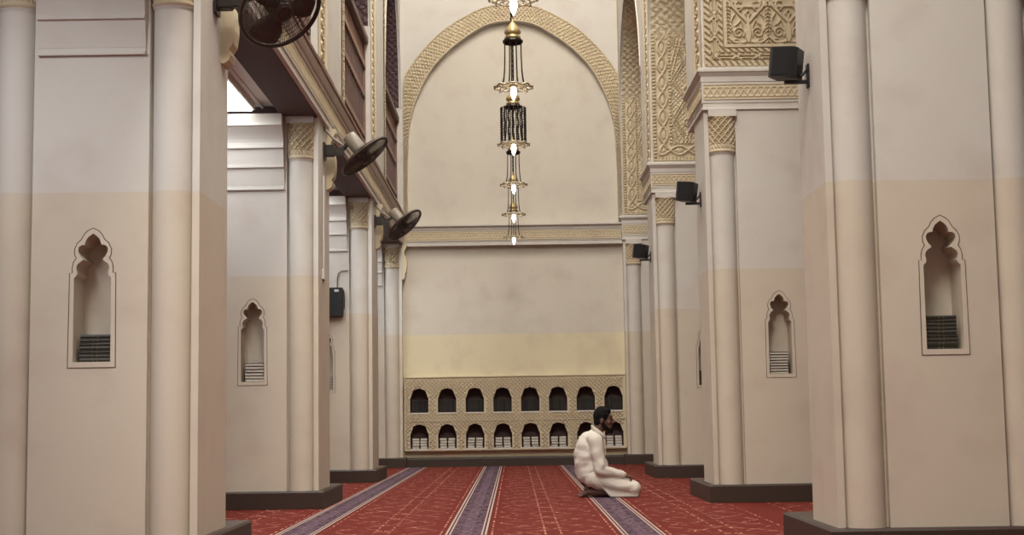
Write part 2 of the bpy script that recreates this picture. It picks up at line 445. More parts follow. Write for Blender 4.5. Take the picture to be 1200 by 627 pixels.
def make_pillar(s, X, Y, label, niche=True, style='beam', panel=None, depth=PD, scroll=True):
    root = empty('pillar', (X, Y, 0), label, 'pillar', None, 'structure')
    T = lambda x, y, z: (s*x, y, z)
    top = COR0
    # shaft plan without the centre panel
    plan = [(0,.02),(.042,.02),(.042,.05),(.290,.05),(.290,.0),(.320,.0),(.320,.25),(.93,.25),(.93,.0),(.960,.0),(.960,.05),(1.208,.05),(1.208,.02),(1.25,.02),(1.25,depth),(0,depth)]
    b = MB(); b.poly(plan, top-0.12, lambda a, c, d: T(a, c, 0.12+d))
    if depth > 0.5: b.box(T(.13, depth-.01, .12), T(1.12, 1.30, top))
    b.build('shaft', M['plaster'], root)
    cx = .645 if s > 0 else .605
    rect = [(.32,.12),(.93,.12),(.93,top),(.32,top)]
    f = MB()
    if niche:
        hole = [(cx + x, z) for x, z in OPEN]
        f.poly(rect, 0.0, lambda a, c, d: T(a, 0.0, c), [hole])
        n = len(hole)
        f.add([T(x, 0.0, z) for x, z in hole] + [T(x, 0.20, z) for x, z in hole], [(i, (i+1) % n, (i+1) % n + n, i+n) for i in range(n)])
        f.poly(hole, 0.0, lambda a, c, d: T(a, 0.20, c))
        f.build('niche_panel', M['plaster'], root)
        ln = [(cx + x, z) for x, z in LINE]
        g = MB(); g.poly(ln, 0.0, lambda a, c, d: T(a, -0.003, c), [hole])
        m_ = len(ln); g.add([T(x, -0.003, z) for x, z in ln] + [T(x, 0.0, z) for x, z in ln], [(i, (i+1) % m_, (i+1) % m_ + m_, i+m_) for i in range(m_)])
        fr_ = g.build('niche_surround', M['plaster'], root)
        MB().tube([T(x, -0.002, z) for x, z in ln], 0.0028, 5, closed=True).build('engraved_line', M['groove'], fr_)
    else:
        f.poly(rect, 0.0, lambda a, c, d: T(a, 0.0, c)); f.build('front_panel', M['plaster'], root)
    # colonnettes with carved capitals
    for lx in (.166, 1.084):
        MB().lathe([(.117, .12), (.117, .2), (.117, 1.6), (.117, CAP0-.03), (.117, CAP0-.012), (.126, CAP0-.006), (.126, CAP0+.002)], T(lx, .078, 0), 40).build('colonnette', M['plaster'], root)
        c = link('capital', capital_mesh(), root); c.location = T(lx, .072, 0)
        MB().box(T(lx-.13, -.06, CAP1), T(lx+.13, .2, COR0)).build('abacus', M['plaster'], root)
    # dark stone plinth
    p = MB()
    vs, fs = ring3([(.0025, .055), (.148, .055), (.163, .043), (.163, 0)], 0, PW, 0, 1.35 if depth > .5 else depth, s)
    p.add(vs, fs); p.build('plinth', M['stone'], root)
    if style == 'beam':
        # stepped corbel moulding across the front between the colonnettes
        pr = [(2.945,0),(2.945,.026),(2.962,.026),(2.966,.010),(2.990,.010),(2.99,.012),(3.140,.030),(3.15,.030),(3.152,.052),(3.172,.052),(3.176,.040),(3.325,.062),(3.33,.085),(3.352,.085),(3.356,.062)]
        pr += [(3.36 + .16*t, .062 + .105*(1-math.cos(PI/2*t))) for t in [i/6 for i in range(7)]] + [(3.525,.185),(3.545,.185),(3.55,.165),(3.632,.19),(3.632,0)]
        m = MB(); m.poly([(-o, z) for z, o in pr], .625, lambda a, c, d: T(.312+d, a, c)); m.build('corbel_moulding', M['plaster'], root)
        if scroll:
            sc = [(0,3.64),(.085,3.64),(.09,3.60),(.07,3.55),(.045,3.50),(.05,3.45),(.075,3.40),(.085,3.34),(.085,3.25),(.075,3.17),(.05,3.13),(.06,3.10),(.05,3.06),(.02,3.04),(0,3.04)]
            q = MB(); q.poly([(-a, z) for a, z in sc], .16, lambda a, c, d: T(a, depth-.22+d, c)); q.build('scroll_corbel', M['carved'], root)
    else:
        L = 1.08
        pr = [(COR0,0),(COR0,.018),(3.655,.018),(3.66,.008),(3.70,.008),(3.705,.016),(3.90,.016),(3.905,.022),(3.955,.022),(3.965,.03),(3.99,.048),(3.996,.058),(4.02,.058),(4.025,.045),(4.04,.045),(4.04,0)]
        vs, fs = ring3(pr, 0, PW, 0, L, s)
        m = MB(); m.add(vs, fs); co = m.build('cornice', M['plaster'], root)
        relief('frieze', frieze(), 1.25, .145, .006, lambda u, v, h: (s*u, -.0165-h, 3.735+v), M['carved'], co, .007)
        relief('frieze', frieze(), L, .145, .006, lambda u, v, h: (-s*(.0165+h), u, 3.735+v), M['carved'], co, .007)
        if X > 4:
            up = MB(); up.box(T(0, 0, 4.04), T(1.25, L, TOPZ)); up.build('upper_pier', M['plaster'], root)
        if panel:
            fn, H, st = panel
            relief('carved_panel', fn, 1.21, H, st, lambda u, v, h: (s*(.02+u), -.004-h, 4.045+v), M['carved'], root, .026)
            relief('border_strip', rosettes(.5), H, .5, .012, lambda u, v, h: (-s*(.004+h), .04+v, 4.045+u), M['carved'], root, .010)
    return root

for k in range(3):
    nm = ('first', 'second', 'third')[k]
    make_pillar(-1, XL, YK[k], ('cream pillar with arched book niche, fan on its flank cut by the top edge', 'cream pillar with niche, behind the big one, carrying a white junction box', 'cream pillar with black wall box, farthest of the fan pillars')[k], depth=.82)
    make_pillar(1, XR, YK[k], ('wide cream pillar at right edge holding the largest loudspeaker', 'cream pillar under the scroll-carved panel and braided frieze', 'cream pillar under the star-carved panel, behind the scroll-carved one')[k], style='cornice',
                panel=(None, (panel_scroll(1.21, .95), .95, .0065), (panel_star(1.21, 2.7), 2.7, .0105))[k])
make_pillar(-1, XL, YK[3]-.08, 'cream engaged pillar in the corner past the last fan', False, depth=.2)
make_pillar(1, XR, YK[3]-.08, 'cream engaged pillar in the corner behind the smallest loudspeaker', False, 'cornice', (panel_star(1.21, 4.6), 4.6, .0125), depth=.2)
make_pillar(1, 6.46, YK[2], 'pillar of the far row, a sliver at the right edge', True, 'cornice', (panel_star(1.21, 2.7), 2.7, .0125))

# ------------------------------------------------------------------ floor, carpet
tag(MB().box((-9, -8, -.12), (10, 26, -.013)).build('floor', M['stone']), 'stone floor slab lying under the red carpet', 'floor', None, 'structure')
cp = MB().box((-6.48, -7.9, -.012), (8.98, YB-.07, 0.0)).build('carpet', M['carpet'])
tag(cp, 'red fitted prayer carpet with fine pale lines and purple bands', 'carpet')
for i in range(-3, 4):
    X = -.35 + 1.222*i
    if not (-1.7 < X < 1.8): continue
    b = MB().box((-.15, -12.5, -.001), (.15, 12.5, .0025)); o = b.build('border_stripe', M['stripe'], cp); o.location = (X, YB-12.65, 0)

# ------------------------------------------------------------------ end wall with the arched recess
ARCH_IN = [(0,25.5),(20,27.5),(38,34.7),(69,56),(93,81),(110,112.4),(119.5,143.5),(122.5,175),(123.5,215),(123.5,265)]
ARCH_OUT = [(0,4.5),(24,7),(45,14.5),(79,34.7),(105,60),(124,86),(127.6,100),(127.9,130),(127.9,180),(127.9,265)]
SC = 23.33/1680
def warch(a):
    h = [(x*SC*1.008, .83 + (486-y)*SC*1.018) for x, y in a]          # half outline in metres
    return h
def dense(h, n=60):
    P = np.array(h); d = np.r_[0, np.cumsum(np.hypot(*np.diff(P, axis=0).T))]
    # Catmull-Rom through the points
    out = []
    for t in np.linspace(0, d[-1], n):
        i = min(max(int(np.searchsorted(d, t))-1, 0), len(P)-2); u = (t-d[i])/(d[i+1]-d[i])
        p0 = P[i-1] if i > 0 else np.array([-P[1][0], P[1][1]]); p1, p2 = P[i], P[i+1]; p3 = P[i+2] if i+2 < len(P) else 2*p2-p1
        out.append(tuple(.5*(2*p1 + (p2-p0)*u + (2*p0-5*p1+4*p2-p3)*u*u + (3*p1-p0-3*p2+p3)*u**3)))
    return out
hi_, ho_ = dense(warch(ARCH_IN)), dense(warch(ARCH_OUT))
XC = .03
wb = empty('wall_back', (0, YB, 0), 'cream end wall with a tall arched recess above the bookcase', 'wall', None, 'structure')
MB().box((-9, 0, 0), (10, .3, TOPZ)).build('recess_wall', M['yellow'], wb)
arch = [(XC+x, z) for x, z in hi_[::-1]] + [(XC-x, z) for x, z in hi_[1:]]
zb = hi_[-1][1]
out = [(XC-1.95, TOPZ), (XC-1.95, zb)] + arch[::-1] + [(XC+1.95, zb), (XC+1.95, TOPZ)]
MB().poly(out, .13, lambda a, c, d: (a, -.13+d, c)).build('spandrel', M['plaster'], wb)
def band_fn(u, v):
    v = v/.28
    a = np.clip(fine(.072)(u, v*.28), 0, 1)
    return np.where((v < .035) | (v > .965), 1.0, a)
nI = 2*len(hi_)-1
inn = np.array([(XC-x, z) for x, z in hi_[::-1]] + [(XC+x, z) for x, z in hi_[1:]])
ott = np.array([(XC-x, z) for x, z in ho_[::-1]] + [(XC+x, z) for x, z in ho_[1:]])
Ltot = 10.2
def place_band(u, v, h):
    v = v/.28; t = u/Ltot*(nI-1); i = np.clip(t.astype(int), 0, nI-2); f = t-i
    a = inn[i]*(1-f)[..., None] + inn[i+1]*f[..., None]; b = ott[i]*(1-f)[..., None] + ott[i+1]*f[..., None]
    p = a*(1-v)[..., None] + b*v[..., None]
    return p[..., 0], -.131-h, p[..., 1]
relief('arch_band', band_fn, Ltot, .28, .0095, place_band, M['carved'], wb, .022)
# trim the band to a fine grid across
# cornice of the end wall
tr = empty('trim_1', (0, YB, 0), 'braided cornice band across the end wall under the arch', 'cornice', None, 'structure')
pr = [(3.59,0),(3.59,.135),(3.64,.135),(3.645,.125),(3.655,.14),(3.84,.14),(3.845,.15),(3.885,.15),(3.895,.17),(3.905,.20),(3.93,.20),(3.935,0)]
MB().poly([(-o, z) for z, o in pr], 3.9, lambda a, c, d: (-1.92+d, a, c)).build('cornice_moulding', M['plaster'], tr)
relief('frieze', frieze(.16, .15), 3.6, .15, .0085, lambda u, v, h: (-1.79+u, -.141-h, 3.675+v), M['carved'], tr, .008)
tag(MB().poly([(0,0),(-.05,0),(-.05,.12),(-.035,.15),(0,.15)], 18.0, lambda a, c, d: (-8.5+d, YB+a, c)).build('baseboard_back', M['stone']), 'dark stone skirting along the foot of the end wall', 'skirting', None, 'structure')
for s, X in ((-1, XL), (1, XR)):
    nm = 'wall_aisle_left' if s < 0 else 'wall_aisle_right'
    tag(MB().box((X + s*1.2, YEND, .003), (X + s*7, YB, TOPZ if s > 0 else COR0)).build(nm, M['plaster']), 'plain end wall of the %s aisle beside the engaged pillar' % ('fan-side' if s < 0 else 'loudspeaker-side'), 'wall', None, 'structure')

# ------------------------------------------------------------------ upper nave walls with arched openings
def opening(a, b, spring, apex, n=14):
    """points of a pointed arch opening from the near foot up over to the far foot"""
    c = (a+b)/2; w = (b-a)/2; H = apex-spring; up = []
    for i in range(n+1):
        t = i/n; up.append((c - w*math.sqrt(max(0, 1-t**1.7)), spring + H*t))
    return [(a, COR1)] + up[:-1] + [(c, apex)] + [(2*c-y, z) for y, z in up[:-1][::-1]] + [(b, COR1)]
def upper_wall(name, X, s, near, thick, spring, apex, label):
    root = empty(name, (X, 0, 0), label, 'wall', None, 'structure')
    pts = [(1.0, COR1)]
    ops = [(YK[k]+near, YK[k+1]) for k in range(-1+1, 3)]
    ops = [(YK[0]-BAY+near, YK[0])] + ops
    for a, b in ops:
        b = min(b, YK[3]-.02); pts += opening(a, b, spring, apex)
    pts += [(YB, COR1), (YB, TOPZ), (1.0, TOPZ)]
    MB().poly(pts, thick, lambda a, c, d: (s*d, a, c)).build('wall_face', M['plaster'], root)
    for a, b in ops[1:]:
        ar = opening(a, min(b, YK[3]-.02), spring, apex)[1:-1]
        P = np.array(ar); d = np.r_[0, np.cumsum(np.hypot(*np.diff(P, axis=0).T))]; L = d[-1]
        def place(u, v, h, P=P, d=d):
            y = np.interp(u, d, P[:, 0]); z = np.interp(u, d, P[:, 1])
            cy, cz = (P[0, 0]+P[-1, 0])/2, spring-.4
            r = np.hypot(y-cy, z-cz)+1e-6
            return s*(.03+v), y - (y-cy)/r*(h+.004), z - (z-cz)/r*(h+.004)
        relief('arch_soffit', fine(.11), L, thick-.06, .024, place, M['plum'] if s < 0 else M['carved'], root, .014)  # left arch soffits get their shade from the plum colour
        e = MB()
        e.tube([(-s*.004, y, z) for y, z in ar], .012, 6)
        e.build('arch_edge_moulding', M['plaster'], root)
    return root
upper_wall('wall_left', XL, -1, 2.1, .6, 5.9, 7.95, 'upper cream nave wall with arches over wooden screens')
upper_wall('wall_right', XR, 1, 1.2, 1.25, 5.6, 7.35, 'upper cream nave wall with tall open arches above the loudspeakers')
# carved strips on the wall face beside the openings of the screens
wl = bpy.data.objects['wall_left']
for k in range(3):
    relief('rosette_strip', rosettes(.55), 3.6, .55, .014, lambda u, v, h: (.004+h, YK[k]+.03+v, 4.22+u), M['carved'], wl, .012)
    relief('dotted_strip', rosettes(.2), 3.0, .2, .014, lambda u, v, h: (.004+h, YK[k]+1.86+v, 4.1+u), M['carved'], wl, .010)
    MB().box((.0, YK[k]+.0, COR1), (.02, YK[k]+1.1, 4.2)).build('dado_board', M['wood'], wl)

# cornice beam over the screens' side
tr = empty('trim_2', (XL, 0, 0), 'long carved cornice beam running above the fans to the end wall', 'cornice', None, 'structure')
pr = [(3.64,.30),(3.64,-.035),(3.70,-.035),(3.705,-.045),(3.72,-.045),(3.725,-.035),(3.88,-.035),(3.885,-.05),(3.90,-.05),(3.905,-.04),(3.935,-.04),(3.94,-.06),(3.965,-.075),(4.0,-.085),(4.0,.30)]
b = MB().poly([(-o, z) for z, o in pr], YK[3]-1.1, lambda a, c, d: (a, 1.0+d, c)); b.build('beam', M['plaster'], tr)
relief('frieze', frieze(.19, .145), YK[3]-6.2, .145, .0105, lambda u, v, h: (.036+h, 6.1+u, 3.73+v), M['carved'], tr, .008)
MB().box((-.02, 1.0, 4.0), (.10, YK[3]-.1, 4.045), .006).build('ledge_board', M['woodlight'], tr)
# soffit, aisle ceiling and cross beams
ce = empty('ceiling_aisle', (0, 0, 0), 'low aisle ceiling between the fan pillars, shade coloured plum into its beams', 'ceiling', None, 'structure')
MB().box((-8.0, 1.0, 3.74), (XL-.3, YB, 3.99)).build('ceiling_slab', M['white'], ce)
MB().box((XL-.33, 1.0, 3.630), (XL-.005, YK[3], 3.639)).build('soffit', M['plum'], ce)  # plum strip paints the shade on the underside of the beam
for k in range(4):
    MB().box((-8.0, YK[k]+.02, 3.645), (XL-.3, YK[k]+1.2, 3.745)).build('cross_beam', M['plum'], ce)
    if k < 3:
        for x in (-2.32, -3.1):
            MB().box((x-.012, YK[k]+1.2, 3.72), (x+.012, YK[k+1], 3.742)).build('ceiling_rail', M['white'], ce)
        MB().box((-8, YK[k]+2.75, 3.715), (XL-.3, YK[k]+2.80, 3.742)).build('ceiling_rail', M['white'], ce)
        cl = empty('ceiling_light', (-2.68, (YK[k]+1.35+YK[k+1]-.15)/2, 3.66), ('large bright fluorescent panel beside the biggest fan', 'bright ceiling panel between the second and third pillars, fan side', 'smallest bright ceiling panel, by the end of the low aisle')[k], 'ceiling light', None)
        hl = (YK[k+1]-.15-YK[k]-1.35)/2
        MB().box((-.32, -hl, .012), (.32, hl, .085), .005).build('frame', M['white'], cl)
        MB().box((-.295, -hl+.025, .0), (.295, hl-.025, .014)).build('diffuser', M['tube'], cl)
tag(MB().box((-9, -8, TOPZ), (10, 26, TOPZ+.2)).build('ceiling', M['plaster']), 'plain cream ceiling high above the nave', 'ceiling', None, 'structure')
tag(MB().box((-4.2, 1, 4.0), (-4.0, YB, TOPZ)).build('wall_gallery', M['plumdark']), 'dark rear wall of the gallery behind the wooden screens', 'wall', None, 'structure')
tag(MB().box((-6.7, 1, .003), (-6.5, YB, 3.74)).build('wall_outer_left', M['plumdark']), 'dark brown outer wall beyond the low aisle', 'wall', None, 'structure')
tag(MB().box((9.0, 1, .003), (9.2, YB, TOPZ)).build('wall_outer_right', M['plaster']), 'cream outer wall beyond the far pillar row', 'wall', None, 'structure')

# ------------------------------------------------------------------ wooden screens
SCR = ('dark wooden lattice screen above the biggest fan', 'tall dark wooden screen between the two rosette strips', 'narrow dark wooden screen next to the end wall')
for k in range(3):
    a, b_ = YK[k]+2.1, min(YK[k+1], YK[3]-.02)
    sc = empty('wooden_screen', (XL-.1, a, 4.045), SCR[k], 'screen')
    L = b_-a-.01
    bm_ = MB().box((-.03, .01, 0), (.03, L, .10)); bm_.box((-.03, .01, .36), (.035, L, .43)); bm_.box((-.03, .01, .88), (.035, L, .95)); bm_.box((-.03, .01, 1.27), (.04, L, 1.34))
    bm_.box((-.03, .01, 0), (.035, .08, 1.6)); bm_.box((-.03, L-.07, 0), (.035, L, 1.6))
    bm_.build('frame', M['woodlight'], sc)
    MB().box((-.015, .08, .1), (.005, L-.07, .36)).build('lower_board', M['wood'], sc)
    bars = MB(); n = int(L/.17)
    for i in range(1, n):
        y = L*i/n
        bars.box((-.02, y-.022, .43), (.022, y+.022, 1.27)); bars.box((-.012, y+L/n/2-.01, .95), (.01, y+L/n/2+.01, 1.27))
        bars.box((-.014, y-.012, .10), (.016, y+.012, .36))
    bars.build('lattice', M['wood'], sc)
    up = MB(); n = int(L/.06)
    for i in range(n): y = .08 + (L-.15)*i/max(1, n-1); up.tube([(0, y, 1.34), (0, y, 1.6)], .012, 6)
    up.build('spindle_lattice', M['woodlight'], sc)
    MB().box((-.06, .005, 1.6), (.075, L, 1.70), .01).build('canopy_rail', M['wood'], sc)
    MB().box((-.03, .02, .43), (-.026, L-.02, 1.6)).build('backing_board', M['bookbrown'], sc)

# ------------------------------------------------------------------ wall fans
def make_fan(X, Y, s, n, label, cz=3.33):
    root = empty('wall_fan', (X, Y, cz), label, 'fan')
    n = Vector(n).normalized(); ctr = Vector((s*.40, 0, 0))
    rot = n.to_track_quat('Z', 'Y').to_matrix()
    A = lambda x, y, z: ctr + rot @ Vector((x, y, z))
    R = .265
    br = MB().box((0, -.07, -.03), (s*.02, .07, .13)); br.box((s*.015, -.045, .0), (s*.11, .045, .11), .008); br.box((s*.10, -.03, .01), (s*.20, .03, .085), .006)
    br.tube([(s*.17, 0, .05), tuple(A(0, 0, -.22))], .022, 8); br.build('wall_bracket', M['darkmetal'], root)
    st = MB().tube([(s*.01, 0, .27), (s*.10, 0, .17), (s*.2, 0, .10)], .013, 8); st.box((0, -.02, .25), (s*.015, .02, .30)); st.build('stay_rod', M['fanbody'], root)
    MB().lathe([(.0, -.26), (.062, -.26), (.07, -.25), (.072, -.10), (.072, -.055), (.05, -.04), (0, -.04)], ctr, 28, axis=rot).build('motor_housing', M['fanbody'], root)
    g = MB()
    zf = lambda r: .035*(1-(r/R)**2)**.5 if r < R else 0
    for r in (.262, .235, .205, .175, .145, .115, .085):
        for sg in (1, -1): g.tube([A(r*math.cos(2*PI*i/40), r*math.sin(2*PI*i/40), sg*(.012+zf(r))) for i in range(40)], .0016, 4, closed=True)
    for i in range(104):
        a = 2*PI*i/104
        for sg in (1, -1):
            g.tube([A(r*math.cos(a+.25*(R-r)/R), r*math.sin(a+.25*(R-r)/R), sg*(.012+zf(r))) for r in (.06, .12, .18, .23, .264)], .0013, 4, cap=False)
    gd = g.build('guard', M['fanwire'], root)
    MB().tube([A(R*math.cos(2*PI*i/48), R*math.sin(2*PI*i/48), 0) for i in range(48)], .014, 8, closed=True).build('rim', M['fanwire'], gd)
    h = MB().lathe([(0, .052), (.05, .052), (.065, .048), (.066, .042), (.0, .040)], ctr, 28, axis=rot)
    h.tube([A(.046*math.cos(2*PI*i/28), .046*math.sin(2*PI*i/28), .053) for i in range(28)], .005, 6, closed=True)
    h.tube([A(.022*math.cos(2*PI*i/20), .022*math.sin(2*PI*i/20), .053) for i in range(20)], .005, 6, closed=True); h.build('hub_badge', M['fanwire'], gd)
    MB().lathe([(0, .028), (.035, .028), (.042, .02), (.042, -.03), (0, -.03)], ctr, 24, axis=rot).build('hub', M['darkmetal'], root)
    for j in range(3):
        a0 = 2*PI*j/3+.4; vs = []; fs = []; m = 8
        for i in range(m+1):
            r = .035 + .205*i/m; wd = .35 + .30*math.sin(PI*min(1, i/m*.8+.1))
            for q in range(5):
                a = a0 + wd*(q/4-.5)*1.9; z = .02*(q/4-.5)*2*(1-.4*i/m)
                vs.append(A(r*math.cos(a), r*math.sin(a), z))
        for i in range(m):
            for q in range(4): fs.append((i*5+q, i*5+q+1, (i+1)*5+q+1, (i+1)*5+q))
        o = MB().add(vs, fs, True).build('blade', M['blade'], root)
        md = o.modifiers.new('t', 'SOLIDIFY'); md.thickness = .004
    return root
make_fan(XL, Y0+.42, 1, (.50, -.50, -.66), 'largest dark caged wall fan, cut by the top edge')
make_fan(XL, YK[1]+.42, 1, (.62, -.06, -.78), 'caged wall fan with grey motor, on the second fan pillar')
make_fan(XL, YK[2]+.42, 1, (.64, -.20, -.74), 'smallest caged wall fan, overlapping the end wall cornice')
make_fan(XL-PW, Y0+.55, -1, (-.5, -.6, -.6), 'dark fan peeping out behind the pillar at the left edge')

# ------------------------------------------------------------------ loudspeakers
def make_speaker(Y, yaw, label):
    root = empty('loudspeaker', (XR, Y, 2.78), label, 'loudspeaker')
    R = Matrix.Rotation(yaw, 3, 'Z') @ Matrix.Rotation(.12, 3, 'Y')
    ctr = Vector((-.135, 0, .145))
    b = MB(); q = MB(); q.poly([(-.088,-.05),(-.06,-.085),(.06,-.085),(.088,-.05),(.080,.08),(-.080,.08)], .18, lambda a, c, d: tuple(ctr + R @ Vector((a, c, d-.09))))
    q.build('cabinet', M['black'], root)
    gr = MB(); gr.poly([(-.053,-.082),(.053,-.082),(.053,.082),(-.053,.082)], .006, lambda a, c, d: tuple(ctr + R @ Vector((a, -.0855-d, c))))
    gr.build('grille', M['blackcloth'], root)
    br = MB().box((-.012, -.03, -.005), (0, .03, .14), .003); br.box((-.15, -.014, .02), (-.01, .014, .042), .004)
    br.tube([(-.01, 0, .11), (-.035, 0, .075), (-.07, 0, .055), (-.10, 0, .075), (-.115, 0, .11)], .009, 6)
    br.build('wall_bracket', M['black'], root)
make_speaker(Y0+.37, -.55, 'largest black loudspeaker, on the wide pillar at the right edge')
make_speaker(YK[1]+.37, -.5, 'middle-sized black loudspeaker, on the pillar under the scroll-carved panel')
make_speaker(YK[2]+.37, -.5, 'smallest black loudspeaker, nearest the end wall')

# wall box with its cable, junction box
root = empty('wall_box', (-2.34, YK[2]-.002, 2.10), 'black wall box with white sticker on the third fan pillar', 'wall box')
MB().box((-.18, -.10, 0), (.18, 0, .37), .008).build('case', M['black'], root)
MB().box((.075, -.1025, .315), (.13, -.1, .345)).build('sticker', M['white'], root)
MB().tube([(.19, -.02, .10), (.195, -.03, .22), (.185, -.03, .34)], .006, 6).build('side_strap', M['black'], root)
MB().tube([(.10, -.015, .37), (.10, -.015, .50), (.115, -.015, .56), (.16, -.015, .59), (.24, -.015, .595)], .008, 6).build('cable', M['fanbody'], root)
root = empty('junction_box', (XL, YK[1]+.33, 2.13), 'small white junction box with conduit on the second fan pillar', 'junction box')
MB().box((0, -.05, 0), (.02, .05, .10), .004).build('box_body', M['white'], root)
MB().box((-.001, -.045, -.012), (.017, .03, 0)).build('lower_edge', M['darkmetal'], root)
MB().tube([(.01, 0, .10), (.01, 0, 1.0)], .009, 6).build('conduit', M['white'], root)

# ------------------------------------------------------------------ lanterns
LOBE = 8
def make_lantern(Y, label, beads=False):
    root = empty('hanging_lantern', (.035, Y, 3.515), label, 'lantern', 'lanterns hung in a line down the nave')
    dome = [(.0,.40),(.064,.40),(.067,.41),(.064,.42),(.050,.428),(.052,.434),(.064,.445),(.067,.458),(.060,.478),(.046,.50),(.030,.52),(.016,.538),(.009,.55),(.011,.56),(.006,.57),(.0,.575)]
    MB().lathe(dome, n=24, fn=lambda a, h: 1+.05*math.cos(a*8) if h > .44 else 1).build('dome', M['brass'], root)
    co = MB().lathe([(.062,.40),(.078,.392),(.08,.375),(.074,.36),(.066,.362),(.062,.385)], n=32, fn=lambda a, h: 1+.06*math.cos(a*10))
    co.build('collar', M['iron'], root)
    for i in range(8):
        a = 2*PI*(i+.5)/8
        pts = [(r*math.cos(a), r*math.sin(a), z) for r, z in ((.072,.37),(.073,.25),(.077,.14),(.084,.07),(.096,.015))]
        MB().tube(pts, .0058, 6).build('rod', M['iron'], root)
    ring = MB(); n = 96
    ring.tube([(.150*(1+.05*math.cos(2*PI*i/n*LOBE))*math.cos(2*PI*i/n), .150*(1+.05*math.cos(2*PI*i/n*LOBE))*math.sin(2*PI*i/n), .006*math.cos(2*PI*i/n*LOBE)-.004) for i in range(n)], .0085, 8, closed=True)
    ring.tube([(.096*math.cos(2*PI*i/48), .096*math.sin(2*PI*i/48), .012) for i in range(48)], .009, 8, closed=True)
    for i in range(LOBE*2):                                    # pierced petals between the two hoops
        a = 2*PI*i/(LOBE*2)
        for d in (-1, 1):
            ring.tube([((.096+.055*t)*math.cos(a+d*.16*math.sin(PI*t)), (.096+.055*t)*math.sin(a+d*.16*math.sin(PI*t)), .012-.014*t) for t in [q/6 for q in range(7)]], .0042, 6)
    rg = ring.build('ring', M['silver'], root)
    for i in range(LOBE):
        a = 2*PI*i/LOBE; o = MB().ball((.152*math.cos(a), .152*math.sin(a), -.016), .012, 8); o.build('ring_bead', M['silver'], rg)
    # inner stem and socket
    MB().tube([(0,0,.41),(0,0,.03)], .006, 6).build('stem', M['iron'], root)
    sk = MB().lathe([(.0,.03),(.03,.03),(.034,.015),(.03,-.005),(.0,-.005)], n=16); sk.box((-.1,-.006,.004),(.1,.006,.012)); sk.box((-.006,-.1,.004),(.006,.1,.012)); sk.build('socket', M['brass'], root)
    MB().lathe([(.0,.0),(.016,-.004),(.022,-.02),(.025,-.045),(.022,-.07),(.013,-.095),(.005,-.112),(.0,-.117)], n=16).build('bulb', M['bulb'], root)
    ch = MB(); z = .57; top = TOPZ-3.515-.02; i = 0
    while z < (1.6 if Y > 8 else 1.6):
        if i % 2: pts = [(.009*math.cos(t), 0, z + .016 + .017*math.sin(t)) for t in [2*PI*q/10 for q in range(10)]]
        else: pts = [(0, .009*math.cos(t), z + .016 + .017*math.sin(t)) for t in [2*PI*q/10 for q in range(10)]]
        ch.tube(pts, .0035, 5, closed=True); z += .026; i += 1
    ch.tube([(0,0,z),(0,0,top)], .006, 6); ch.lathe([(0,top-.04),(.04,top-.04),(.07,top),(0,top)], n=16)
    ch.build('chain', M['iron'], root)
    if beads:
        for i in range(16):
            a = 2*PI*i/16; bd = MB()
            for q in range(15): bd.ball((.122*math.cos(a+.04*math.sin(q)), .122*math.sin(a), .36-.0235*q), (.0118,.0118,.0125), 6)
            bd.tube([(.07*math.cos(a),.07*math.sin(a),.375),(.122*math.cos(a),.122*math.sin(a),.37),(.122*math.cos(a),.122*math.sin(a),.02)], .003, 5)
            bd.build('bead_string', M['iron'], root)
    return root
LL = ('brass lantern showing only its glowing bulb at the top edge', 'brass lantern with a gold dome, topmost whole one of the line', 'brass lantern hung with dark bead strings, below the gold-domed one',
      'brass lantern third from the bottom of the hanging line', 'brass lantern second from the bottom of the hanging line', 'smallest brass lantern, lowest of the hanging line')
for i in range(6): make_lantern(9.07 + 2.525*i, LL[i], i == 2)

# ------------------------------------------------------------------ bookcase in the end wall
BX0, BX1, BZ0, BZ1 = -1.775, 1.815, .262, 1.452
FY = YB-.105
bc = empty('bookcase', (0, YB, 0), 'long carved cream bookcase with two rows of arched niches', 'bookcase')
CXS = [-1.537 + .450*i for i in range(8)]
H_ = [(.149,0),(.149,.236),(.136,.250),(.127,.286),(.118,.300),(.107,.336),(.094,.362),(.060,.374),(.038,.384),(.016,.388),(0,.392)]
def small_open(cx, zb): return [(cx+x, zb+z) for x, z in H_] + [(cx-x, zb+z) for x, z in H_[-2::-1]]
ROWS = (.876, .298)
holes = [small_open(cx, zb) for zb in ROWS for cx in CXS]
f = MB(); f.poly([(BX0,BZ0),(BX1,BZ0),(BX1,BZ1),(BX0,BZ1)], 0, lambda a, c, d: (a, -.105, c), holes)
for h in holes:
    n = len(h); f.add([(x, -.105, z) for x, z in h] + [(x, -.088, z) for x, z in h], [(i, (i+1) % n, (i+1) % n+n, i+n) for i in range(n)])
f.add([(BX0,-.105,BZ0),(BX1,-.105,BZ0),(BX1,-.105,BZ1),(BX0,-.105,BZ1),(BX0,-.003,BZ0),(BX1,-.003,BZ0),(BX1,-.003,BZ1),(BX0,-.003,BZ1)], [(0,1,5,4),(1,2,6,5),(2,3,7,6),(3,0,4,7)])
f.build('face_panel', M['carved'], bc)
